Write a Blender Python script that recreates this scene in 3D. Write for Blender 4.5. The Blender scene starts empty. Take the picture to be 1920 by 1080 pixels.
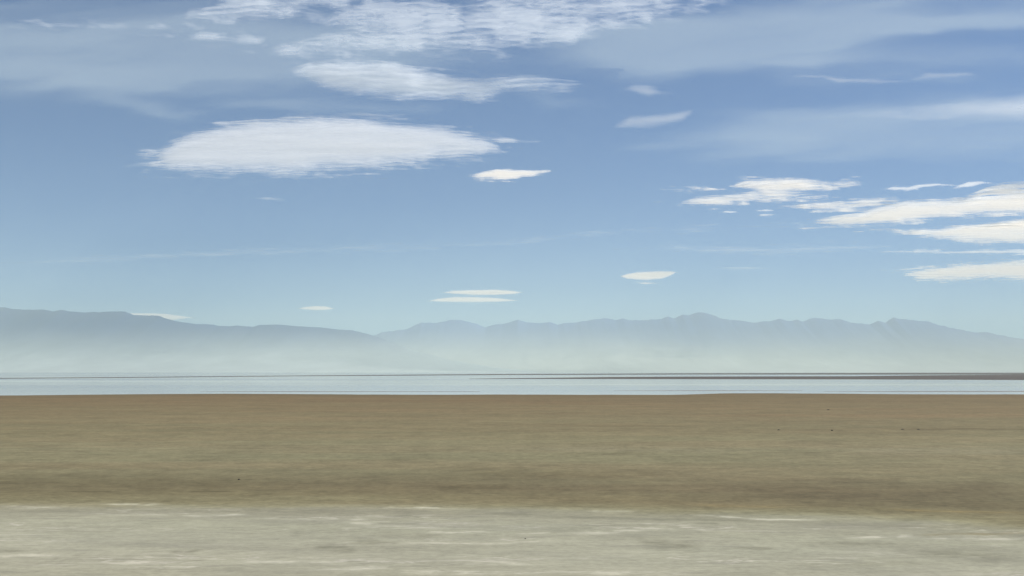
import bpy, math
import numpy as np
from mathutils import Vector

# ------------------------------------------------------------------ camera
scene = bpy.context.scene
W0, H0, F0 = 1920.0, 1080.0, 2000.0          # frame of the photograph and focal length in its pixels
HORIZON = 697.5
PITCH = math.atan((HORIZON - H0 / 2) / F0)
CAM_Z = 4.0
cam_data = bpy.data.cameras.new("camera")
cam = bpy.data.objects.new("camera", cam_data)
scene.collection.objects.link(cam)
cam.location = (0, 0, CAM_Z)
cam.rotation_euler = (math.pi / 2 + PITCH, 0, 0)
cam_data.sensor_width = 36.0
cam_data.lens = 36.0 * F0 / W0
cam_data.clip_start = 0.1
cam_data.clip_end = 400000.0
scene.camera = cam

# ------------------------------------------------------------------ world and sun
SUN_EL, SUN_AZ = math.radians(54), math.radians(66)     # azimuth clockwise from the view direction
world = bpy.data.worlds.new("World")
scene.world = world
world.use_nodes = True
wn = world.node_tree.nodes
wl = world.node_tree.links
wn.clear()
sky = wn.new("ShaderNodeTexSky")
sky.sky_type = 'NISHITA'
sky.sun_disc = False
sky.sun_elevation = SUN_EL
sky.sun_rotation = SUN_AZ
sky.altitude = 1300
sky.air_density = 0.85
sky.dust_density = 0.0
sky.ozone_density = 10.0
bg = wn.new("ShaderNodeBackground")
bg.inputs["Strength"].default_value = 0.092
wo = wn.new("ShaderNodeOutputWorld")
wl.new(sky.outputs[0], bg.inputs["Color"])
wl.new(bg.outputs[0], wo.inputs["Surface"])

sun_data = bpy.data.lights.new("sun", 'SUN')
sun_data.energy = 4.6
sun_data.angle = math.radians(0.5)
sun_data.color = (1.0, 0.955, 0.88)
sun = bpy.data.objects.new("sun", sun_data)
scene.collection.objects.link(sun)
sdir = Vector((math.sin(SUN_AZ) * math.cos(SUN_EL), math.cos(SUN_AZ) * math.cos(SUN_EL), math.sin(SUN_EL)))
sun.rotation_euler = sdir.to_track_quat('Z', 'Y').to_euler()
sun.location = (50, -50, 200)

vs = scene.view_settings
scene.display_settings.display_device = 'sRGB'
vs.view_transform = 'Standard'
vs.look = 'None'
vs.gamma = 1.0
vs.exposure = 0.0
vs.use_curve_mapping = False

cy = scene.cycles
cy.use_denoising = True
cy.max_bounces = 12
cy.diffuse_bounces = 5
cy.transmission_bounces = 8
cy.volume_bounces = 2
cy.transparent_max_bounces = 48
cy.use_adaptive_sampling = False

# ------------------------------------------------------------------ picture <-> place
cp, sp = math.cos(PITCH), math.sin(PITCH)


def ray(px, py):
    """Direction of a sight line, as (x, y, z) with no unit length."""
    u = (np.asarray(px, float) - W0 / 2) / F0
    v = -(np.asarray(py, float) - H0 / 2) / F0
    return u, cp - sp * v, sp + cp * v


def on_level(px, py, z):
    """Where the sight line meets the level z."""
    dx, dy, dz = ray(px, py)
    t = (z - CAM_Z) / dz
    return dx * t, dy * t


def at_depth(px, py, y):
    dx, dy, dz = ray(px, py)
    t = y / dy
    return dx * t, CAM_Z + dz * t


def lin(c):
    c = np.asarray(c, float) / 255.0
    return np.where(c <= 0.04045, c / 12.92, ((c + 0.055) / 1.055) ** 2.4)


def smooth(a, b, x):
    t = np.clip((x - a) / (b - a), 0, 1)
    return t * t * (3 - 2 * t)


def vnoise(x, y, seed=0):
    """Smooth value noise in 0..1."""
    xi, yi = np.floor(x).astype(np.int64), np.floor(y).astype(np.int64)
    fx, fy = x - xi, y - yi
    fx, fy = fx * fx * (3 - 2 * fx), fy * fy * (3 - 2 * fy)

    def h(a, b):
        n = (a * 374761393 + b * 668265263 + seed * 974634777) & 0xFFFFFFFF
        n = ((n ^ (n >> 13)) * 1274126177) & 0xFFFFFFFF
        n = n ^ (n >> 16)
        return (n & 0xFFFF) / 65535.0
    return (h(xi, yi) * (1 - fx) + h(xi + 1, yi) * fx) * (1 - fy) + (h(xi, yi + 1) * (1 - fx) + h(xi + 1, yi + 1) * fx) * fy


def fbm(x, y, seed=0, n=4):
    s, a, t = 0, 1.0, 0
    for k in range(n):
        s = s + a * vnoise(x * 2 ** k, y * 2 ** k, seed + k)
        t += a
        a *= 0.5
    return s / t


# ------------------------------------------------------------------ mesh and node helpers
def make_mesh(name, verts, faces, mat=None, smooth_shade=True):
    """verts (n,3); faces a list of int arrays, each (m, 3) or (m, 4)."""
    me = bpy.data.meshes.new(name)
    verts = np.asarray(verts, np.float32)
    me.vertices.add(len(verts))
    me.vertices.foreach_set("co", verts.ravel())
    loops = np.concatenate([f.ravel() for f in faces]).astype(np.int32)
    sizes = np.concatenate([np.full(len(f), f.shape[1]) for f in faces]).astype(np.int32)
    me.loops.add(len(loops))
    me.loops.foreach_set("vertex_index", loops)
    me.polygons.add(len(sizes))
    me.polygons.foreach_set("loop_start", np.concatenate([[0], np.cumsum(sizes)[:-1]]).astype(np.int32))
    me.polygons.foreach_set("use_smooth", np.full(len(sizes), smooth_shade))
    me.update(calc_edges=True)
    me.validate()
    o = bpy.data.objects.new(name, me)
    scene.collection.objects.link(o)
    if mat:
        me.materials.append(mat)
    return o


def set_attr(o, name, kind, values):
    a = o.data.attributes.new(name, kind, 'POINT')
    v = np.asarray(values, np.float32)
    a.data.foreach_set("color" if kind == 'FLOAT_COLOR' else "value", v.ravel())


def tag(o, label=None, cat=None, group=None, kind=None):
    if label:
        o["label"] = label
    if cat:
        o["category"] = cat
    if group:
        o["group"] = group
    if kind:
        o["kind"] = kind
    return o


def grid_faces(nr, nc, keep=None):
    i = np.arange(nr * nc).reshape(nr, nc)
    f = np.stack([i[:-1, :-1], i[:-1, 1:], i[1:, 1:], i[1:, :-1]], -1).reshape(-1, 4)
    return f if keep is None else f[keep.ravel()]


class Nodes:
    def __init__(self, name):
        self.mat = bpy.data.materials.new(name)
        self.mat.use_nodes = True
        self.t = self.mat.node_tree
        self.t.nodes.clear()
        self.out = self.t.nodes.new("ShaderNodeOutputMaterial")

    def put(self, sock, v):
        if isinstance(v, bpy.types.NodeSocket):
            self.t.links.new(v, sock)
        elif v is not None:
            sock.default_value = v

    def new(self, kind, **props):
        n = self.t.nodes.new(kind)
        for k, v in props.items():
            setattr(n, k, v)
        return n

    def math(self, op, a, b=None, c=None, clamp=False):
        n = self.new("ShaderNodeMath", operation=op, use_clamp=clamp)
        for s, v in zip(n.inputs, (a, b, c)):
            self.put(s, v)
        return n.outputs[0]

    def pos(self, scale=(1, 1, 1), offset=(0, 0, 0)):
        g = self.new("ShaderNodeNewGeometry")
        m = self.new("ShaderNodeMapping")
        self.put(m.inputs["Vector"], g.outputs["Position"])
        m.inputs["Scale"].default_value = scale
        m.inputs["Location"].default_value = offset
        return m.outputs[0]

    def noise(self, vec, scale=1.0, detail=3.0, rough=0.5, distort=0.0):
        n = self.new("ShaderNodeTexNoise")
        self.put(n.inputs["Vector"], vec)
        n.inputs["Scale"].default_value = scale
        n.inputs["Detail"].default_value = detail
        n.inputs["Roughness"].default_value = rough
        n.inputs["Distortion"].default_value = distort
        return n.outputs["Fac"]

    def attr(self, name, out="Fac"):
        n = self.new("ShaderNodeAttribute", attribute_name=name)
        return n.outputs[out]

    def ramp(self, v, a, b, to0=0.0, to1=1.0):
        n = self.new("ShaderNodeMapRange", interpolation_type='SMOOTHSTEP')
        self.put(n.inputs["Value"], v)
        for k, x in (("From Min", a), ("From Max", b), ("To Min", to0), ("To Max", to1)):
            self.put(n.inputs[k], x)
        return n.outputs[0]

    def mix(self, fac, a, b, blend='MIX'):
        n = self.new("ShaderNodeMix", data_type='RGBA', blend_type=blend)
        self.put(n.inputs[0], fac)
        self.put(n.inputs[6], a)
        self.put(n.inputs[7], b)
        return n.outputs[2]

    def scale_colour(self, col, f):
        n = self.new("ShaderNodeVectorMath", operation='SCALE')
        self.put(n.inputs[0], col)
        self.put(n.inputs["Scale"], f)
        return n.outputs[0]

    def surface(self, sh):
        self.t.links.new(sh, self.out.inputs["Surface"])
        return self.mat


# ------------------------------------------------------------------ materials
K_GROUND = np.array([0.785, 0.785, 0.735])                                # albedo per linear picture value


def ground_material():
    n = Nodes("mud_and_salt")
    col = n.attr("Col", "Color")
    salt = n.attr("salt")
    a = n.noise(n.pos((1 / 16, 1 / 5, 1)), 1, 4, 0.55)
    b = n.noise(n.pos((1 / 3.4, 1 / 0.9, 1), (7, 3, 0)), 1, 4, 0.6)
    c = n.noise(n.pos((1 / 0.55, 1 / 0.16, 1), (1, 9, 0)), 1, 3, 0.6)
    d = n.noise(n.pos((1 / 60, 1 / 14, 1), (4, 1, 0)), 1, 3, 0.5)
    v = n.math('MULTIPLY_ADD', n.math('SUBTRACT', a, 0.5), 0.32, 1.0)
    v = n.math('MULTIPLY_ADD', n.math('SUBTRACT', b, 0.5), 0.40, v)
    g = n.noise(n.pos((1 / 0.16, 1 / 0.11, 1), (6, 2, 0)), 1, 3, 0.7)
    v = n.math('MULTIPLY_ADD', n.math('SUBTRACT', c, 0.5), 0.42, v)
    v = n.math('MULTIPLY_ADD', n.math('SUBTRACT', g, 0.5), 0.55, v)
    v = n.math('MULTIPLY_ADD', n.math('SUBTRACT', d, 0.5), 0.30, v)
    for cell, amp in ((0.3, 0.7), (1.1, 0.62), (4.5, 0.42)):         # crumbs, clods and low swells of the mud
        k = n.noise(n.pos((1 / cell, 1 / cell, 1), (cell, 3, 0)), 1, 2, 0.6)
        v = n.math('MULTIPLY_ADD', n.math('SUBTRACT', k, 0.5), n.math('MULTIPLY_ADD', salt, -0.6 * amp, amp), v)
    col = n.scale_colour(col, v)
    # redder and greener patches of the mud
    hue = n.noise(n.pos((1 / 30, 1 / 6, 1), (11, 5, 2)), 1, 4, 0.6)
    warm = n.mix(n.ramp(hue, 0.38, 0.66), (0.985, 1.01, 0.99, 1), (1.03, 0.99, 0.97, 1))
    col = n.mix(n.math('MULTIPLY_ADD', salt, -0.8, 1.0), col, n.mix(1.0, col, warm, 'MULTIPLY'))
    # thin pale ridges of salt on the crust
    r = n.noise(n.pos((1 / 2.6, 1 / 0.62, 1), (3, 2, 8)), 1, 4, 0.6, 0.4)
    ridge = n.ramp(n.math('ABSOLUTE', n.math('SUBTRACT', r, 0.5)), 0.0, 0.03, 1.0, 0.0)
    where = n.ramp(n.noise(n.pos((1 / 5, 1 / 1.6, 1), (9, 9, 1)), 1, 2), 0.5, 0.66)
    ridge = n.math('MULTIPLY', n.math('MULTIPLY', ridge, where), salt)
    col = n.mix(n.math('MULTIPLY', ridge, 0.6), col, (0.62, 0.57, 0.46, 1))
    # damp grey stains on the crust
    s = n.noise(n.pos((1 / 1.9, 1 / 0.42, 1), (5, 12, 3)), 1, 5, 0.62, 0.3)
    s2 = n.noise(n.pos((1 / 7.0, 1 / 2.4, 1), (15, 2, 3)), 1, 4, 0.6, 0.5)
    stain = n.math('MULTIPLY', n.math('MAXIMUM', n.ramp(s, 0.53, 0.70), n.math('MULTIPLY', n.ramp(s2, 0.48, 0.66), 0.7)), salt)
    col = n.mix(n.math('MULTIPLY', stain, 0.42), col, (0.22, 0.21, 0.165, 1))
    p = n.new("ShaderNodeBsdfPrincipled")
    n.put(p.inputs["Base Color"], col)
    n.put(p.inputs["Roughness"], 0.95)
    n.put(p.inputs["Specular IOR Level"], 0.15)
    bump = n.new("ShaderNodeBump")
    bump.inputs["Strength"].default_value = 0.25
    bump.inputs["Distance"].default_value = 0.02
    n.put(bump.inputs["Height"], n.math('ADD', b, ridge))
    n.put(p.inputs["Normal"], bump.outputs[0])
    return n.surface(p.outputs[0])


def plain_earth(name, colour, rough=0.95, streak=(1 / 80, 1 / 20), amount=0.3):
    n = Nodes(name)
    a = n.noise(n.pos((streak[0], streak[1], 1)), 1, 5, 0.6)
    v = n.math('MULTIPLY_ADD', n.math('SUBTRACT', a, 0.5), amount, 1.0)
    p = n.new("ShaderNodeBsdfPrincipled")
    n.put(p.inputs["Base Color"], n.scale_colour(tuple(colour)[:3], v))
    n.put(p.inputs["Roughness"], rough)
    n.put(p.inputs["Specular IOR Level"], 0.1)
    return n.surface(p.outputs[0])


def water_material():
    n = Nodes("shallow_salt_water")
    p = n.new("ShaderNodeBsdfPrincipled")
    patch = n.noise(n.pos((1 / 900, 1 / 160, 1)), 1, 1, 0.5)
    n.put(p.inputs["Base Color"], (0.42, 0.43, 0.39, 1))
    n.put(p.inputs["Roughness"], n.ramp(patch, 0.35, 0.65, 0.04, 0.12))
    n.put(p.inputs["IOR"], 1.33)
    return n.surface(p.outputs[0])


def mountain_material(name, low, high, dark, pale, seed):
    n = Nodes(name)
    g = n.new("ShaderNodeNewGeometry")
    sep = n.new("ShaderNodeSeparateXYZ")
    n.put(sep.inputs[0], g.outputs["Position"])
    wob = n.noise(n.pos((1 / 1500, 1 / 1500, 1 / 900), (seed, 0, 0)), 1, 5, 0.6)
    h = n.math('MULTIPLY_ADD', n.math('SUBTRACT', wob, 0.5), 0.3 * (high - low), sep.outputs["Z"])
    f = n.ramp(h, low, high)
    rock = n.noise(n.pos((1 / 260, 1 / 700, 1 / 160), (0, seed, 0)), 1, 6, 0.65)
    col = n.mix(f, tuple(pale), tuple(dark))  # pale foot and blue crest: haze of distance painted into the slope colour
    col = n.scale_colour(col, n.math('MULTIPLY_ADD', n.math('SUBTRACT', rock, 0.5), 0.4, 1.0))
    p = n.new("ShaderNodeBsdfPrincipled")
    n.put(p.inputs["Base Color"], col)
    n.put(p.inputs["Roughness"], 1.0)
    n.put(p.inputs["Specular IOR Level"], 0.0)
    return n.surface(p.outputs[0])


def cloud_material(name, size, amount, low, high, top=1.0, fine=0.5, colour=(0.96, 0.96, 0.965, 1), ripple=0.0, seed=0.0, cap=2.0, calm=0.34):
    """size: (x, y) metres of the main wisps; density + noise goes from clear at low to thick at high."""
    n = Nodes(name)
    d = n.math('MINIMUM', n.attr("dens"), cap)
    a = n.noise(n.pos((1 / size[0], 1 / size[1], 1 / 2000), (seed, seed * 1.7, 0)), 1, 6, 0.58, 0.2)
    b = n.noise(n.pos((3.3 / size[0], 2.6 / size[1], 1 / 2000), (seed * 3, 2, 0)), 1, 4, 0.6)
    torn = n.ramp(d, 0.0, 1.1, 1.0, calm)      # wispy margins, calmer middle
    e = n.math('MULTIPLY_ADD', n.math('SUBTRACT', a, 0.5), n.math('MULTIPLY', torn, amount), d)
    e = n.math('MULTIPLY_ADD', n.math('SUBTRACT', b, 0.5), n.math('MULTIPLY', torn, amount * fine), e)
    if ripple:
        c = n.noise(n.pos((1 / 180, 1 / 105, 1 / 3000), (seed * 2, 5, 0)), 1, 3, 0.55, 0.5)
        e = n.math('MULTIPLY_ADD', n.math('SUBTRACT', c, 0.5), ripple, e)
    alpha = n.math('MULTIPLY', n.ramp(e, low, high), top)
    w = n.noise(n.pos((0.42 / size[0], 0.55 / size[1], 1 / 2000), (seed, 9, 0)), 1, 3, 0.6, 0.3)
    alpha = n.math('MULTIPLY', alpha, n.ramp(w, 0.32, 0.66, 0.74, 1.0))
    tl = n.new("ShaderNodeBsdfTranslucent")
    tl.inputs["Color"].default_value = colour
    df = n.new("ShaderNodeBsdfDiffuse")
    df.inputs["Color"].default_value = colour
    m = n.new("ShaderNodeMixShader")
    m.inputs[0].default_value = 0.15
    n.put(m.inputs[1], tl.outputs[0])
    n.put(m.inputs[2], df.outputs[0])
    tr = n.new("ShaderNodeBsdfTransparent")
    m2 = n.new("ShaderNodeMixShader")
    n.put(m2.inputs[0], alpha)
    n.put(m2.inputs[1], tr.outputs[0])
    n.put(m2.inputs[2], m.outputs[0])
    return n.surface(m2.outputs[0])


# ------------------------------------------------------------------ the plain
SHORE = np.array([(-1500, 743), (0, 741), (120, 740), (250, 738.5), (420, 737.5), (600, 738.2), (800, 739), (1050, 739.2), (1250, 739.2),
                  (1340, 737.6), (1440, 736.6), (1560, 737.4), (1700, 738.5), (1920, 738.6), (3500, 739)])
ROWS = np.array([
    (735, 170, 165, 148), (737.5, 150, 141, 120), (740, 125, 109, 83), (746, 131, 115, 87), (765, 137, 122, 93), (790, 139, 127, 98), (815, 140, 130, 101), (840, 143, 135, 107),
    (868, 142, 134, 106), (890, 135, 126, 99), (912, 127, 117, 91), (928, 134, 123, 95), (940, 141, 132, 104), (946, 153, 146, 120), (952, 161, 156, 135), (962, 161, 157, 138),
    (969, 176, 172, 152), (985, 178, 175, 155), (1010, 181, 178, 159), (1050, 184, 180, 161), (1080, 183, 178, 158), (1300, 183, 178, 158), (4000, 176, 171, 150)], float)


def plain():
    py = np.concatenate([np.arange(722, 744, 0.6), np.arange(744, 960, 1.4), np.arange(960, 1100, 1.2), np.geomspace(1102, 3200, 60)])
    px = np.concatenate([np.arange(-1400, -60, 20), np.arange(-60, 1980, 2.4), np.arange(1980, 3400, 20)])
    PX, PY = np.meshgrid(px, py)
    X, Y = on_level(PX, PY, 0.0)
    shore = np.interp(PX, SHORE[:, 0], SHORE[:, 1]) + 2.0 * (fbm(X / 14, Y / 60, 5, 5) - 0.5)
    Z = -0.06 + 0.06 * np.clip((PY - shore) / 7, -4, 1)
    Z += np.where(PY > shore + 7, 0.03 * (fbm(X / 6, Y / 3, 3) - 0.5) * smooth(745, 800, PY), 0)
    # the edge of the salt crust runs away from the track to the right
    lean = np.interp(PX, [-1400, 0, 600, 1000, 1400, 1700, 1920, 3400], [-4, 0, 0, 5, 17, 27, 40, 60])
    eff = PY - lean * smooth(860, 940, PY) + 15 * (fbm(X / 3.5, Y / 1.2, 21, 6) - 0.5) * smooth(900, 945, PY)
    eff = eff - (shore - 739) * (1 - smooth(745, 770, PY))
    rgb = np.stack([np.interp(eff, ROWS[:, 0], ROWS[:, k]) for k in (1, 2, 3)], -1)

    def stroke(pts, width, colour, amount, ragged=0.6, seed=0):
        """A soft-edged streak along a line, wide in the middle and torn along its length."""
        nonlocal rgb
        pts = np.array(pts, float)
        tp = max(20, 0.3 * (pts[-1, 0] - pts[0, 0]))
        inside = smooth(pts[0, 0], pts[0, 0] + tp, PX) * (1 - smooth(pts[-1, 0] - tp, pts[-1, 0], PX))
        mid = np.interp(PX, pts[:, 0], pts[:, 1]) + 3.0 * (fbm(PX / 60, PX * 0 + seed, seed) - 0.5)
        wid = width * (0.45 + 1.1 * fbm(PX / 45, PX * 0 + seed + 3, seed + 1))
        m = np.exp(-((PY - mid) / wid) ** 2) * inside * amount
        m = m * (1 - ragged + ragged * smooth(0.34, 0.56, fbm(PX / 38 + seed, PY / 3, seed + 7)))
        rgb = rgb * (1 - m[..., None]) + np.array(colour, float) * m[..., None]

    white, dark, deep = (222, 216, 198), (112, 101, 76), (96, 86, 64)
    # dark damp band near the crust, stronger to the right
    stroke([(-300, 903), (300, 906), (620, 912)], 12, dark, 0.45, 0.4, 1)
    stroke([(760, 892), (1000, 888), (1300, 893)], 10, (110, 100, 74), 0.35, 0.5, 2)
    stroke([(780, 913), (980, 913)], 3, deep, 0.5, 0.5, 3)
    stroke([(1200, 905), (1500, 922), (1750, 925), (2300, 935)], 20, (110, 99, 76), 0.5, 0.35, 4)
    stroke([(1650, 938), (1920, 950), (2200, 955)], 9, (114, 102, 78), 0.45, 0.4, 5)
    stroke([(115, 921.5), (235, 921.5)], 1.0, deep, 0.8, 0.3, 6)
    stroke([(335, 921.5), (458, 921.5)], 1.1, deep, 0.8, 0.3, 7)
    stroke([(240, 919), (380, 919)], 1.5, dark, 0.4, 0.6, 8)
    stroke([(1640, 804.8), (1700, 804.8), (2100, 804.5)], 1.3, deep, 0.55, 0.3, 9)
    stroke([(1010, 799), (1400, 800)], 1.2, dark, 0.4, 0.6, 10)
    stroke([(940, 852), (1250, 851)], 2.0, dark, 0.25, 0.5, 11)
    stroke([(1180, 868), (1500, 872)], 2.5, dark, 0.25, 0.5, 12)
    stroke([(-200, 872), (330, 876)], 3, dark, 0.22, 0.5, 13)
    stroke([(1500, 845), (2100, 848)], 7, (160, 150, 126), 0.4, 0.5, 14)
    stroke([(900, 842), (1500, 846)], 5, (158, 149, 123), 0.4, 0.5, 15)
    stroke([(-100, 752), (500, 748), (1300, 756)], 5, (136, 112, 84), 0.4, 0.5, 16)
    stroke([(1200, 782), (2100, 774)], 7, (139, 118, 90), 0.4, 0.5, 17)
    stroke([(1280, 946), (1500, 951)], 2.0, (160, 143, 104), 0.6, 0.4, 18)
    stroke([(1620, 953), (1700, 957), (1980, 962)], 1.8, (150, 130, 90), 0.6, 0.4, 19)
    stroke([(1700, 1003), (1960, 999)], 2.2, (150, 136, 100), 0.6, 0.5, 20)
    # pale salt ridges
    for k, (pts, w, am) in enumerate([
            ([(330, 967), (400, 966), (430, 964), (475, 964.5)], 1.7, 0.85), ([(170, 964), (340, 966)], 1.6, 0.35),
            ([(470, 971), (560, 973), (640, 978)], 2.2, 0.5), ([(590, 972), (700, 974)], 1.6, 0.7),
            ([(600, 980), (660, 981), (740, 986), (900, 991)], 2.6, 0.6), ([(780, 997), (870, 998), (935, 999)], 2.2, 0.6),
            ([(740, 1018), (860, 1019.5), (960, 1018), (1050, 1013)], 1.8, 0.75), ([(960, 1002), (1040, 999)], 1.4, 0.6),
            ([(1040, 1001), (1140, 998), (1220, 990), (1300, 992)], 3.0, 0.6), ([(1555, 1007), (1620, 1007), (1700, 1005), (1740, 1008)], 2.6, 0.9),
            ([(1700, 1009), (1880, 1010), (2000, 1006)], 1.9, 0.7), ([(-80, 1046), (60, 1041), (150, 1043)], 2.6, 0.6),
            ([(140, 1050), (230, 1056), (300, 1052)], 2.0, 0.55), ([(250, 1060), (330, 1062), (420, 1059)], 1.6, 0.4),
            ([(420, 1054), (560, 1052), (680, 1057)], 3.0, 0.65), ([(560, 1066), (660, 1067), (740, 1064)], 2.6, 0.7),
            ([(640, 1063), (740, 1063)], 2.5, 0.55), ([(730, 1072), (900, 1074), (1060, 1073)], 3.6, 0.8),
            ([(840, 1050), (930, 1053), (1020, 1063)], 1.7, 0.65), ([(1000, 1070), (1150, 1075), (1320, 1076)], 3.4, 0.7),
            ([(1280, 965), (1440, 974), (1560, 974)], 1.5, 0.7), ([(1270, 988), (1340, 996)], 2.0, 0.5),
            ([(700, 952), (860, 951)], 1.6, 0.5), ([(0, 951), (130, 952)], 1.8, 0.4), ([(180, 945), (320, 946)], 1.5, 0.5), ([(1080, 960), (1250, 958)], 1.6, 0.4)]):
        stroke(pts, w, white, min(0.95, am * 1.25), 0.75, 40 + k)
    # damp grey stains on the crust
    grey = (140, 137, 119)
    for k, (pts, w, am) in enumerate([
            ([(960, 968), (1080, 970), (1300, 975), (1480, 978)], 1.8, 0.7), ([(700, 968), (800, 968)], 1.5, 0.6), ([(900, 962), (1010, 967)], 2.0, 0.5),
            ([(1180, 1012), (1260, 1022), (1330, 1026)], 8, 0.5), ([(1360, 1027), (1460, 1029)], 2.5, 0.5), ([(1640, 1030), (1750, 1036), (1950, 1046)], 11, 0.4),
            ([(310, 1032), (345, 1036), (385, 1028)], 2.6, 0.5), ([(290, 1054), (400, 1050)], 2, 0.4), ([(580, 1024), (680, 1032)], 7, 0.4),
            ([(640, 1012), (760, 1020)], 6, 0.35), ([(1290, 980), (1360, 982)], 2.0, 0.6), ([(1500, 1018), (1700, 1022)], 5, 0.3), ([(-50, 1034), (60, 1033)], 2.0, 0.4),
            ([(680, 1003), (840, 1004)], 4, 0.3), ([(1440, 1062), (1800, 1054)], 5, 0.25)]):
        stroke(pts, w, grey, min(0.95, am * 1.4), 0.5, 80 + k)
    lum = lin(rgb) * K_GROUND
    col = np.concatenate([lum, np.ones(lum.shape[:2] + (1,))], -1)
    salt = smooth(944, 966, eff)
    mat = ground_material()
    cut = int(np.searchsorted(py, 946))
    out = []
    for name, r0, r1 in (("mudflat", 0, cut + 1), ("salt_flat", cut, len(py))):
        V = np.stack([X[r0:r1], Y[r0:r1], Z[r0:r1]], -1).reshape(-1, 3)
        o = make_mesh(name, V, [grid_faces(r1 - r0, len(px))[:, ::-1]], mat)
        set_attr(o, "Col", 'FLOAT_COLOR', col[r0:r1].reshape(-1, 4))
        set_attr(o, "salt", 'FLOAT', salt[r0:r1].ravel())
        tag(o, kind="structure")
        out.append(o)
    return out


plain()

# lake bed under and around everything, reaching past the mountains
gx = np.linspace(-24000, 24000, 60)
gy = np.concatenate([np.linspace(-5500, 0, 12), np.geomspace(40, 20500, 60)])
GX, GY = np.meshgrid(gx, gy)
bed = make_mesh("ground", np.stack([GX, GY, GX * 0 - 0.6], -1).reshape(-1, 3), [grid_faces(len(gy), len(gx))],
                plain_earth("lake_bed", (0.42, 0.40, 0.33, 1)))
tag(bed, kind="structure")

wx = np.linspace(-9000, 9000, 80)
wy = np.geomspace(150, 8500, 60)
WX, WY = np.meshgrid(wx, wy)
water = make_mesh("water", np.stack([WX, WY, WX * 0 - 0.06], -1).reshape(-1, 3), [grid_faces(len(wy), len(wx))], water_material())
tag(water, kind="structure")

spit_mat = plain_earth("wet_mud", (0.105, 0.09, 0.075, 1), 0.8, (1 / 260, 1 / 40), 0.5)


def mud_spit(name, edges, height=0.12):
    """edges: (px, far row, near row) along the bar; a low mound of mud that dips under the water all round."""
    e = np.array(edges, float)
    px = np.linspace(e[0, 0], e[-1, 0], 240)
    far, near = np.interp(px, e[:, 0], e[:, 1]), np.interp(px, e[:, 0], e[:, 2])
    s = np.linspace(-0.15, 1.15, 22)
    PX = np.repeat(px[None], len(s), 0)
    nx, ny = on_level(px, near, -0.06)
    fx, fy = on_level(px, far, -0.06)
    D = ny[None] * (fy / ny)[None] ** s[:, None]
    X = PX * 0 + ((PX - W0 / 2) / F0) * D / cp
    prof = np.clip(1 - (2 * s[:, None] - 1) ** 2, -0.6, 1)
    ends = np.minimum(1, 12 * np.minimum(np.linspace(0, 1, len(px)), 1))[None]
    Z = -0.06 + height * prof * ends * (0.7 + 0.6 * fbm(X / 60, D / 200, 31))
    o = make_mesh(name, np.stack([X, D, Z], -1).reshape(-1, 3), [grid_faces(len(s), len(px))], spit_mat)
    return tag(o, kind="structure")


mud_spit("far_mudflat", [(-700, 712.2, 713.6), (0, 708.8, 710.0), (250, 706.9, 708.2), (560, 704.2, 705.4), (760, 702.6, 704.2), (960, 701.2, 703.0), (1300, 699.8, 702.2),
                  (1700, 699.0, 702.4), (1920, 698.9, 702.4), (2700, 698.9, 702.4)])
mud_spit("far_mudflat", [(880, 710.0, 710.6), (1000, 708.6, 710.4), (1150, 706.8, 710.6), (1300, 706.0, 711.0), (1600, 705.4, 711.4), (1720, 703.8, 711.8), (1920, 702.2, 712.6), (2700, 702.0, 713.5)])

spit_mat = plain_earth("drying_mud", (0.27, 0.27, 0.25, 1), 0.8, (1 / 60, 1 / 15), 0.4)
mud_spit("mud_bar", [(1150, 732.4, 733.0), (1330, 731.7, 733.3), (1500, 732.3, 732.8)], 0.04)
mud_spit("mud_bar", [(1540, 733.8, 734.4), (1750, 732.9, 735.0), (2200, 733.0, 735.2)], 0.04)
mud_spit("mud_bar", [(380, 734.0, 734.5), (560, 733.4, 734.9), (900, 734.0, 734.6)], 0.04)

# ------------------------------------------------------------------ mountains
LEFT_RIDGE = [(-900, 560), (-600, 566), (-300, 570), (-150, 574), (0, 576.5), (10, 576), (25, 580), (60, 580.5), (80, 580), (100, 583.5), (115, 580.5), (130, 584), (160, 585.5), (220, 584), (236, 584.5), (250, 590.5),
              (262, 591.5), (298, 592), (310, 597), (330, 602), (360, 607), (400, 608.5), (410, 611), (430, 612), (445, 610.5), (460, 612), (475, 613), (485, 609.5), (520, 608.5), (560, 612),
              (600, 613.5), (630, 617), (660, 619.5), (690, 626), (712, 633), (745, 646), (790, 661), (850, 676), (920, 688), (1000, 696)]
RIGHT_RIDGE = [(480, 652), (600, 640), (690, 629), (705, 627), (730, 621), (760, 618), (780, 608.5), (790, 605.5), (820, 605.5), (840, 600.5), (868, 600), (890, 606), (910, 613.5), (930, 609), (955, 604.5), (970, 599.5),
               (985, 604.5), (1010, 605.5), (1030, 604), (1045, 608.5), (1060, 605), (1090, 603.5), (1110, 599.5), (1130, 597), (1150, 599.5), (1170, 597), (1185, 600.5), (1210, 599.5), (1240, 598.5), (1252, 593),
               (1265, 596.5), (1280, 589), (1290, 590.5), (1300, 587), (1320, 586.3), (1335, 590), (1350, 596), (1370, 600.5), (1390, 600), (1410, 604.5), (1445, 602.5), (1460, 598), (1475, 601.5), (1495, 599.5),
               (1505, 602.5), (1525, 596), (1560, 599.3), (1575, 597), (1595, 604.5), (1630, 608.5), (1645, 601.5), (1660, 604.5), (1675, 594.5), (1690, 597.5), (1745, 604.5), (1780, 614.5), (1830, 623.5),
               (1850, 622.5), (1880, 629), (1920, 636), (2050, 648), (2300, 652), (2700, 640), (3000, 650)]


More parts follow.
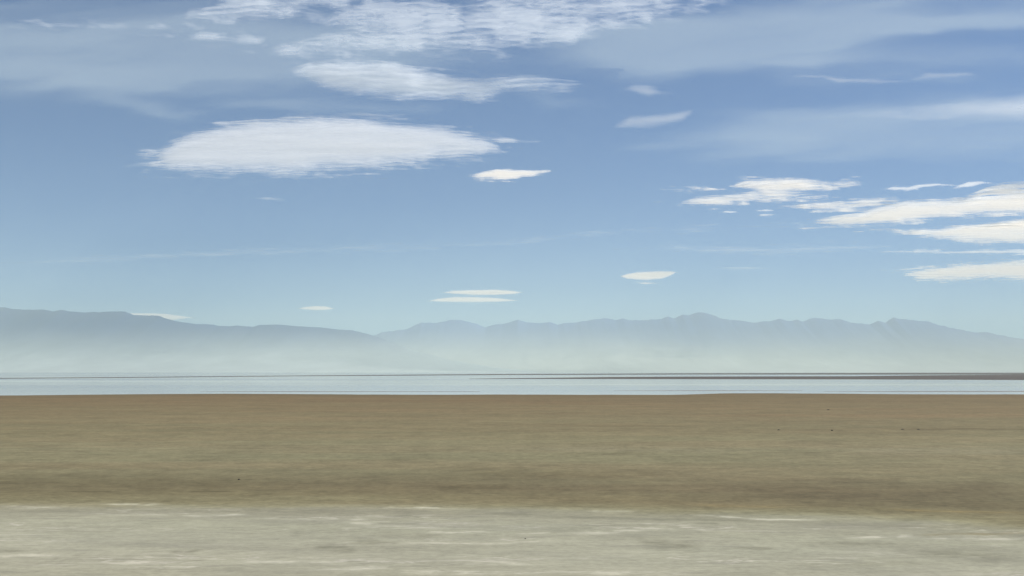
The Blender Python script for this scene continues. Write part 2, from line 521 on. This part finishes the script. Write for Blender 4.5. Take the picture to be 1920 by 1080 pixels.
def range_mesh(name, ridge, depth, width, mat, seed, jag):
    r = np.array(ridge, float)
    px = np.arange(r[0, 0], r[-1, 0], 2.5)
    py = np.interp(px, r[:, 0], r[:, 1]) + jag * (fbm(px / 11, px * 0, seed, 4) - 0.5)
    D = depth + 500 * (fbm(px / 220, px * 0 + 3, seed + 5) - 0.5)
    xr, zr = at_depth(px, py, D)
    s = np.concatenate([np.linspace(0, 1, 46), np.linspace(1.04, 1.5, 10)])[:, None]
    spur = fbm(xr[None] / 900 + 0.5 * np.sin(s * 4), s * 1.2, seed + 9, 5)
    v = np.clip(s, 0, 1)
    prof = np.where(s <= 1, 0.30 * v + 0.70 * v ** 2.6, 1 - 1.1 * (s - 1))
    Z = zr[None] * prof + zr[None] * 0.14 * (spur - 0.55) * np.clip(v * (1 - v) * 4, 0, 1) - 1.0 * (1 - v)
    Y = D[None] - width * (1 - s)
    # crags belong to the crest; the slopes below follow the broad shape of the range
    pad = np.pad(zr, 40, mode='edge')
    broad = np.convolve(np.convolve(pad, np.ones(41) / 41, 'same'), np.ones(41) / 41, 'same')[40:-40]
    Z = Z + (broad - zr)[None] * prof * np.where(s <= 1, 1 - v ** 5, 0)
    X = np.repeat(xr[None], len(s), 0)
    o = make_mesh(name, np.stack([X, Y, Z], -1).reshape(-1, 3), [grid_faces(len(s), len(px))], mat)
    return tag(o, kind="structure")


range_mesh("mountains", LEFT_RIDGE, 13500, 3600, mountain_material("left_range_rock_haze", 130, 620, (0.03, 0.08, 0.22, 1), (0.44, 0.48, 0.46, 1), 3.0), 11, 1.8)
range_mesh("mountains", RIGHT_RIDGE, 17000, 4200, mountain_material("right_range_rock_haze", 120, 820, (0.06, 0.14, 0.36, 1), (0.45, 0.47, 0.42, 1), 8.0), 23, 3.2)

# ------------------------------------------------------------------ clouds
CLOUDS = "separate white clouds over the salt flat"


def field(PX, PY, lobes, soft):
    """1 well inside the lobes, 0 at their outline, below 0 outside. A lobe is (x, top, bottom) along its length."""
    best = np.full(PX.shape, -9.0)
    for lobe in lobes:
        l = np.array(lobe, float)
        x0, x1 = l[0, 0], l[-1, 0]
        xc = np.clip(PX, x0, x1)
        t, b = np.interp(xc, l[:, 0], l[:, 1]), np.interp(xc, l[:, 0], l[:, 2])
        d = np.minimum((PY - t), (b - PY)) / soft
        d = d - np.maximum(np.maximum(x0 - PX, PX - x1), 0) / (soft * 5)
        best = np.maximum(best, d)
    return np.clip(best, -2, 2)


def cloud(name, lobes, level, thick, mat, soft, step, label, reach=0.8, group=CLOUDS, cat="cloud", kind=None):
    allp = np.concatenate([np.array(l, float) for l in lobes])
    m = soft * (reach + 0.3)
    px = np.arange(allp[:, 0].min() - 5 * m, allp[:, 0].max() + 5 * m + step[0], step[0])
    py = np.arange(allp[:, 1].min() - m, allp[:, 2].max() + m + step[1], step[1])
    PX, PY = np.meshgrid(px, py)
    d = field(PX, PY, lobes, soft)
    return slab(name, PX, PY, d, level, thick, mat, d > -reach, label, group, cat, kind)


def slab(name, PX, PY, d, level, thick, mat, keepv, label, group, cat, kind):
    """A closed flat-bottomed body on its level: base sheet, domed top, rim."""
    X, Y = on_level(PX, PY, level)
    nr, nc = PX.shape
    kq = keepv[:-1, :-1] | keepv[1:, :-1] | keepv[:-1, 1:] | keepv[1:, 1:]
    q = grid_faces(nr, nc, kq)
    n = nr * nc
    dome = 0.25 * thick * (0.12 + 0.88 * smooth(-0.5, 1.0, d)) * (0.75 + 0.5 * fbm(X / 700, Y / 900, 17))
    V = np.concatenate([np.stack([X, Y, X * 0 + level], -1).reshape(-1, 3), np.stack([X, Y, level + dome], -1).reshape(-1, 3)])
    # rim: directed edges used once
    e = np.concatenate([q[:, [k, (k + 1) % 4]] for k in range(4)])
    key = np.minimum(e[:, 0], e[:, 1]).astype(np.int64) * n + np.maximum(e[:, 0], e[:, 1])
    u, inv, cnt = np.unique(key, return_inverse=True, return_counts=True)
    b = e[cnt[inv] == 1]
    # rows run nearer to farther or the other way; fix the winding by the first quad
    rim = np.stack([b[:, 1], b[:, 0], b[:, 0] + n, b[:, 1] + n], -1)
    faces = [q, q[:, ::-1] + n, rim]
    used = np.zeros(2 * n, bool)
    for f in faces:
        used[f.ravel()] = True
    new = np.cumsum(used) - 1
    o = make_mesh(name, V[used], [new[f] for f in faces], mat)
    dd = np.concatenate([d.ravel(), d.ravel()])
    set_attr(o, "dens", 'FLOAT', dd[used])
    return tag(o, label, cat, group, kind)


# materials by kind of cloud
m_big = cloud_material("layer_cloud", (430, 150), 3.6, -0.2, 1.5, 0.86, 0.7, (0.77, 0.78, 0.81, 1), seed=1.0, cap=1.35, calm=0.3)
m_mid = cloud_material("bank_cloud", (460, 210), 4.6, -0.05, 1.35, 0.90, 0.7, (1.0, 0.945, 0.88, 1), seed=4.0, cap=1.5, calm=0.6)
m_lens = cloud_material("lens_cloud", (1100, 700), 1.4, -0.05, 1.1, 0.90, 0.3, (1.0, 0.945, 0.87, 1), seed=7.0)
m_scrap = cloud_material("scrap_cloud", (300, 180), 3.4, 0.0, 1.0, 0.6, 0.6, seed=2.0)
m_ripple = cloud_material("rippled_cloud", (1000, 550), 1.7, 0.02, 1.45, 0.42, 0.3, (0.82, 0.86, 0.90, 1), ripple=3.6, seed=5.0, cap=0.82, calm=1.0)
m_bank = cloud_material("fleecy_cloud", (430, 200), 3.6, -0.1, 1.8, 0.66, 0.8, (0.84, 0.87, 0.90, 1), seed=9.0, cap=1.3, calm=0.5)
m_veil = cloud_material("cirrus_veil", (2600, 1300), 0.5, 0.05, 1.3, 0.17, 0.4, (0.70, 0.79, 0.79, 1), seed=3.0)
m_soft = cloud_material("soft_streak", (700, 300), 2.2, -0.1, 2.0, 0.5, 0.5, (0.90, 0.91, 0.92, 1), seed=11.0, cap=1.4, calm=0.5)
m_faint = cloud_material("faint_streak", (700, 300), 3.0, 0.0, 1.8, 0.30, 0.6, (0.85, 0.85, 0.83, 1), seed=6.0, cap=1.1)

cloud("cloud", [[(285, 296, 300), (310, 275, 318), (340, 258, 326), (400, 240, 328), (480, 227, 329), (560, 221, 331), (600, 219, 326), (640, 221, 324), (700, 225, 319),
                 (760, 231, 313), (800, 235, 306), (830, 240, 301), (870, 248, 300), (900, 255, 297), (915, 262, 290), (945, 272, 276)],
                [(262, 308, 311), (300, 304, 315), (380, 298, 322)], [(282, 288, 292), (330, 279, 293), (380, 275, 295)], [(290, 318, 321), (350, 311, 327)], [(860, 250, 258), (920, 257, 268), (968, 265, 268)]],
      1700, 160, m_big, 22, (4, 1.6), "large oval white cloud with torn wispy ends, biggest in the sky")
cloud("cloud", [[(862, 331, 333), (890, 325, 337), (930, 317, 338), (945, 317, 340), (970, 318, 336), (1000, 319, 332), (1034, 319, 321)]],
      1650, 50, m_mid, 6, (2.5, 1.0), "small ragged white cloud just below the right end of the large oval cloud")
cloud("cloud", [[(1262, 382, 384), (1300, 373, 389), (1350, 366, 388), (1400, 362, 384), (1440, 360, 381), (1500, 360, 376), (1540, 362, 373)],
                [(1370, 342, 346), (1400, 337, 358), (1450, 336, 366), (1500, 337, 364), (1560, 341, 357), (1600, 338, 352), (1628, 341, 344)],
                [(1265, 357, 361), (1300, 354, 358), (1325, 354, 357)]],
      1500, 110, m_mid, 11, (3, 1.2), "wedge shaped bright white cloud with a long pointed left tip")
cloud("cloud", [[(1505, 422, 424), (1540, 412, 426), (1600, 400, 427), (1640, 390, 426), (1700, 376, 420), (1760, 374, 414), (1800, 373, 410), (1860, 366, 408), (1920, 356, 404), (2150, 340, 395)],
                [(1475, 388, 390), (1520, 382, 394), (1600, 376, 396), (1680, 374, 390)],
                [(1800, 376, 382), (1850, 352, 372), (1890, 344, 366), (1930, 342, 364), (2100, 338, 360)]],
      1450, 130, m_mid, 11, (3, 1.2), "broad bright cloud bank running off the right edge, ragged on top")
cloud("cloud", [[(1625, 431, 433), (1680, 432, 440), (1720, 430, 444), (1780, 425, 452), (1840, 417, 457), (1920, 408, 459), (2150, 392, 462)]],
      1350, 90, m_mid, 9.5, (3, 1.1), "long white tapering cloud tucked directly under the broad cloud bank")
cloud("cloud", [[(1695, 512, 515), (1720, 506, 526), (1760, 498, 528), (1800, 494, 527), (1860, 490, 523), (1920, 487, 527), (2100, 480, 530)],
                [(1680, 505, 507), (1740, 500, 506), (1800, 494, 502)]],
      2050, 60, m_mid, 9.5, (3, 1.0), "low cream streaked cloud hanging at the right edge nearest the mountains")
cloud("cloud", [[(1640, 470, 472), (1720, 468, 476), (1800, 470, 478), (1860, 468, 478), (1950, 466, 478), (2050, 466, 476)]],
      1300, 30, m_scrap, 6, (3, 1.0), "thin broken white streak between two cloud banks at the right edge")
cloud("lens_cloud", [[(1163, 518, 519), (1175, 512.5, 524), (1195, 509, 526.5), (1215, 508, 526.5), (1240, 507, 524.5), (1258, 507.3, 518), (1267, 509, 512)],
                     [(1190, 530.5, 531), (1210, 528.5, 534.5), (1240, 530.5, 532.5)]],
      1800, 30, m_lens, 4.5, (1.5, 0.6), "tilted cream lens cloud with a faint lower lip, highest of the small lenses")
cloud("lens_cloud", [[(826, 548.5, 549), (850, 544.5, 552.5), (890, 542.6, 554.6), (930, 542, 554.6), (960, 544, 552.8), (984, 547.6, 548.4)]],
      1560, 24, m_lens, 3.6, (1.5, 0.5), "flat cream lens cloud, upper of the close stacked pair")
cloud("lens_cloud", [[(798, 564.6, 565), (820, 559, 566.5), (850, 556, 567.5), (890, 556.2, 567.6), (930, 558, 567.4), (955, 560.5, 566), (975, 563, 563.6)]],
      1540, 22, m_lens, 3.6, (1.5, 0.5), "flat pinkish lens cloud, lower of the close stacked pair")
cloud("lens_cloud", [[(555, 578.3, 578.8), (570, 575, 581.5), (592, 572.8, 583), (612, 574, 582.5), (630, 578, 579)]],
      1550, 20, m_lens, 3.2, (1.2, 0.45), "smallest lone cream lens cloud above the dip in the mountain ridge")
cloud("lens_cloud", [[(200, 588, 590), (245, 586, 598), (280, 586, 604), (310, 587, 604), (335, 590, 600), (350, 593, 598), (375, 596.3, 597)]],
      1450, 22, m_lens, 3.6, (1.5, 0.5), "pale cloud peeping out from behind the mountain ridge")

cloud("rippled_cloud", [[(620, 90, 96), (680, 62, 102), (760, 30, 106), (850, 8, 107), (940, -10, 108), (990, -25, 100), (1020, -30, 92), (1060, -40, 92), (1100, -40, 74), (1180, -40, 58), (1260, -40, 40), (1320, -40, 20)],
                        [(500, 96, 104), (560, 76, 112), (620, 60, 114), (680, 50, 110), (740, 50, 106)], [(560, 30, 40), (640, 10, 60), (720, 0, 70), (800, 0, 70)]],
      2200, 160, m_ripple, 24, (5, 2), "large field of rippled white cloudlets at the top of the sky", reach=1.0)
cloud("rippled_cloud", [[(320, 36, 40), (350, 20, 50), (400, 5, 45), (460, -30, 50), (540, -40, 46), (600, -40, 34), (660, -40, 20)], [(300, 26, 30), (370, 22, 40)], [(300, 58, 64), (380, 56, 78), (450, 62, 84), (540, 72, 80)], [(60, 44, 48), (200, 38, 52), (300, 48, 56)]],
      2200, 120, m_ripple, 26, (5, 2), "loose patch of rippled cloudlets left of the large rippled field", reach=1.0)
cloud("fleecy_cloud", [[(545, 132, 136), (580, 116, 160), (620, 112, 176), (680, 114, 184), (740, 120, 190), (800, 132, 193), (860, 144, 194), (900, 144, 190), (950, 146, 178), (1000, 142, 172), (1050, 148, 168), (1100, 158, 164)]],
      1750, 140, m_bank, 17, (4, 1.8), "long fleecy white cloud bank above the large oval cloud", reach=0.9)
cloud("fleecy_cloud", [[(1150, 234, 238), (1180, 216, 243), (1220, 212, 242), (1250, 210, 240), (1280, 204, 232), (1300, 200, 215)]],
      1760, 60, m_faint, 12, (3, 1.5), "dim wispy cloud tuft right of the large oval cloud", reach=0.9)
cloud("fleecy_cloud", [[(1165, 165, 172), (1190, 159, 180), (1215, 160, 187), (1240, 168, 182)]],
      1770, 50, m_faint, 10, (3, 1.5), "tiny dim cloud tuft above the wispy tuft", reach=0.9)
cloud("streak_cloud", [[(1600, 212, 216), (1680, 198, 226), (1760, 190, 228), (1840, 182, 230), (1920, 172, 236), (2100, 160, 240)]],
      2150, 90, m_soft, 28, (5, 2), "soft pale cloud streak widening to the right edge of the sky", reach=0.7)
cloud("streak_cloud", [[(1480, 141, 143), (1540, 140, 146), (1570, 148, 156), (1640, 148, 159), (1700, 150, 157), (1740, 138, 150), (1810, 136, 146), (1830, 140, 143)]],
      2160, 40, m_faint, 7, (3, 1.3), "narrow wispy streak above the soft pale cloud streak", reach=0.9)
cloud("scrap_cloud", [[(470, 371, 373), (500, 367, 378), (525, 370, 379), (545, 375, 377)]], 2400, 25, m_faint, 5, (2, 0.9), "faint lone cloud scrap below the large oval cloud")
cloud("scrap_cloud", [[(1348, 397, 398.5), (1362, 394.5, 400.5), (1382, 397, 399)]], 1550, 20, m_scrap, 3.5, (1.5, 0.6), "small cloud scrap under the wedge shaped cloud")
cloud("scrap_cloud", [[(1415, 394, 395), (1435, 391.5, 397), (1452, 393.5, 396)], [(1415, 404.5, 405.5), (1430, 401.5, 406.5), (1448, 402.5, 404)]], 1550, 20, m_scrap, 3.5, (1.5, 0.6),
      "double cloud scrap between the wedge shaped cloud and the broad bank")
cloud("scrap_cloud", [[(1655, 353, 356), (1675, 348, 358), (1700, 350, 358), (1730, 345, 354), (1760, 344, 349), (1785, 346, 347.5)]], 1600, 25, m_scrap, 4.5, (2, 0.8),
      "thin bright cloud scrap just above the broad cloud bank")
cloud("scrap_cloud", [[(1790, 350, 354), (1815, 340, 352), (1840, 339, 347), (1860, 342, 345)]], 1600, 25, m_scrap, 4.5, (2, 0.8), "bright cloud tuft standing on the top of the broad bank")
cloud("scrap_cloud", [[(620, 214, 217), (680, 211, 220), (730, 214, 222), (770, 212, 217), (800, 210, 213)], [(480, 228, 231), (540, 217, 226), (600, 214, 222)]], 1690, 30, m_faint, 6, (3, 1.2),
      "loose wisps along the upper edge of the large oval cloud")
cloud("streak_cloud", [[(-200, 494, 500), (100, 484, 496), (400, 466, 484), (620, 460, 474), (900, 452, 464), (1150, 430, 442), (1500, 416, 426)]], 2600, 30, m_faint, 17, (8, 1.5),
      "very long faint cloud streak crossing the middle of the sky")
cloud("streak_cloud", [[(1150, 462, 468), (1260, 458, 470), (1330, 462, 478), (1440, 460, 480), (1560, 456, 474), (1660, 458, 468)]], 1800, 30, m_faint, 13, (5, 1.3),
      "short faint cloud streak above the highest small lens cloud", reach=0.7)
cloud("streak_cloud", [[(1345, 502, 504), (1400, 498, 508), (1450, 501, 506)]], 1500, 20, m_faint, 6, (4, 1.0), "faint cloud smear right of the highest small lens cloud", reach=0.7)


def veil(name, blobs, level, px, py, label, cut=0.05):
    """A thin high sheet whose thickness follows soft bands; each is (x0, y0, x1, y1, half width, amount)."""
    PX, PY = np.meshgrid(px, py)
    d = np.zeros(PX.shape)
    PX0, PY0 = PX, PY
    PY = PY + 34 * (fbm(PX / 300, PY / 60, 61, 4) - 0.5) + 14 * (fbm(PX / 60, PY / 12, 62, 3) - 0.5)
    PX = PX + 120 * (fbm(PX / 260, PY / 70, 63, 3) - 0.5)
    for x0, y0, x1, y1, w, am in blobs:
        vx, vy = x1 - x0, y1 - y0
        L2 = vx * vx + vy * vy
        t = np.clip(((PX - x0) * vx + (PY - y0) * vy) / L2, 0, 1)
        dx, dy = PX - (x0 + t * vx), PY - (y0 + t * vy)
        d = d + am * np.exp(-((dx / 4.0) ** 2 + dy ** 2) / (w * w))
    d = np.minimum(d, 1.3) * (0.55 + 0.9 * fbm(PX / 240, (PY + 0.12 * PX) / 22, 51, 5))
    slab(name, PX0, PY0, d, level, 60, m_veil, d > cut, label, None, None, "stuff")


veil("cirrus_veil", [(-200, 110, 480, 125, 62, 0.9), (-200, 60, 300, 70, 50, 0.6), (250, 140, 600, 105, 40, 0.7), (200, 195, 330, 222, 13, 0.5), (430, 202, 780, 206, 12, 0.4), (400, 60, 700, 50, 50, 0.45),
                     (-200, 10, 500, 0, 26, 0.3), (600, 110, 1000, 110, 30, 0.4), (980, 160, 1060, 195, 18, 0.45)],
     4200, np.arange(-300, 1250, 10), np.arange(-70, 300, 3), "thin grey veil of high cloud over the top left of the sky")
veil("cirrus_veil", [(1150, 90, 1400, 75, 46, 0.95), (1250, 108, 1440, 100, 22, 0.95), (1330, 80, 1760, -30, 44, 1.0), (1500, 75, 2100, 0, 22, 0.4), (1650, 52, 2100, 40, 16, 0.8), (1560, 112, 2100, 105, 26, 0.5), (1480, 150, 1760, 148, 14, 0.4),
                     (1380, 105, 1480, 120, 10, 0.4), (1220, 275, 1620, 228, 18, 0.55), (1500, 238, 2200, 200, 38, 0.9), (1400, 275, 2200, 262, 26, 0.5), (1330, 300, 2200, 300, 14, 0.3)],
     4200, np.arange(960, 2250, 10), np.arange(-70, 350, 3), "thin white veil of high cloud over the top right of the sky", 0.03)


# ------------------------------------------------------------------ stones out on the mud
def stone_material():
    n = Nodes("dark_stone")
    a = n.noise(n.pos((9, 9, 9)), 1, 4, 0.6)
    p = n.new("ShaderNodeBsdfPrincipled")
    n.put(p.inputs["Base Color"], n.mix(a, (0.03, 0.027, 0.022, 1), (0.09, 0.08, 0.06, 1)))
    n.put(p.inputs["Roughness"], 0.9)
    return n.surface(p.outputs[0])


STONE = stone_material()


def stone(px, py, wide, tall, seed, label):
    X, Y = on_level(px, py, 0.0)
    s = float(Y) / F0
    a, b, c = wide * s * 0.42, wide * s * 0.34, tall * s * 0.5
    nu, nv = 18, 11
    u = np.linspace(0, 2 * np.pi, nu, endpoint=False)
    v = np.linspace(-0.45, 1, nv) * np.pi / 2
    U, V = np.meshgrid(u, v)
    r = 0.72 + 0.55 * fbm(np.cos(U) * 1.6 + seed * 7 + 20, np.sin(U) * 1.6 + V * 1.5 + seed + 20, seed)
    P = np.stack([a * r * np.cos(V) * np.cos(U), b * r * np.cos(V) * np.sin(U), c * r * np.sin(V)], -1).reshape(-1, 3)
    i = np.arange(nu * nv).reshape(nv, nu)
    j = np.roll(i, -1, 1)
    q = np.stack([i[:-1], j[:-1], j[1:], i[1:]], -1).reshape(-1, 4)
    o = make_mesh("stone", P, [q, i[:1, ::-1].copy()], STONE, True)
    o.location = (float(X), float(Y), 0.0)
    tag(o, label, "stone", "dark stones on the brown mudflat")


stone(1460, 806.5, 6, 3.2, 1, "small dark stone on brown mud, left of the pair level with it")
stone(1560, 807.5, 4.5, 3.5, 2, "small round dark stone on brown mud between a single stone and a pair")
stone(1692, 805.5, 7, 3.2, 3, "dark stone at the start of the dark line on the brown mud")
stone(1722, 805.5, 7, 2.6, 4, "flat dark stone further along the dark line on the brown mud")
stone(1553, 768.5, 7, 2.4, 5, "dark stone farthest out on the mud towards the water")
stone(448, 899.5, 5.5, 3.4, 6, "lone dark stone on the left side of the brown mud")
stone(985, 1010.5, 4, 3, 7, "small dark stone lying on the pale salt crust")

# ------------------------------------------------------------------ haze
HAZE_TOP = 1060.0
hx, hy0, hy1, hz0 = 25000.0, -6000.0, 21000.0, -2.0
c = np.array([(x, y, z) for z in (hz0, HAZE_TOP) for y in (hy0, hy1) for x in (-hx, hx)], float)
hf = np.array([(0, 2, 3, 1), (4, 5, 7, 6), (0, 1, 5, 4), (2, 6, 7, 3), (0, 4, 6, 2), (1, 3, 7, 5)])
hn = Nodes("haze_air")
hv = hn.new("ShaderNodeVolumePrincipled")
hv.inputs["Color"].default_value = (0.84, 0.985, 0.92, 1)
hv.inputs["Density"].default_value = 6.5e-5
hv.inputs["Anisotropy"].default_value = 0.15
hn.t.links.new(hv.outputs[0], hn.out.inputs["Volume"])
haze = make_mesh("haze", c, [hf], hn.mat, False)
tag(haze, kind="stuff")
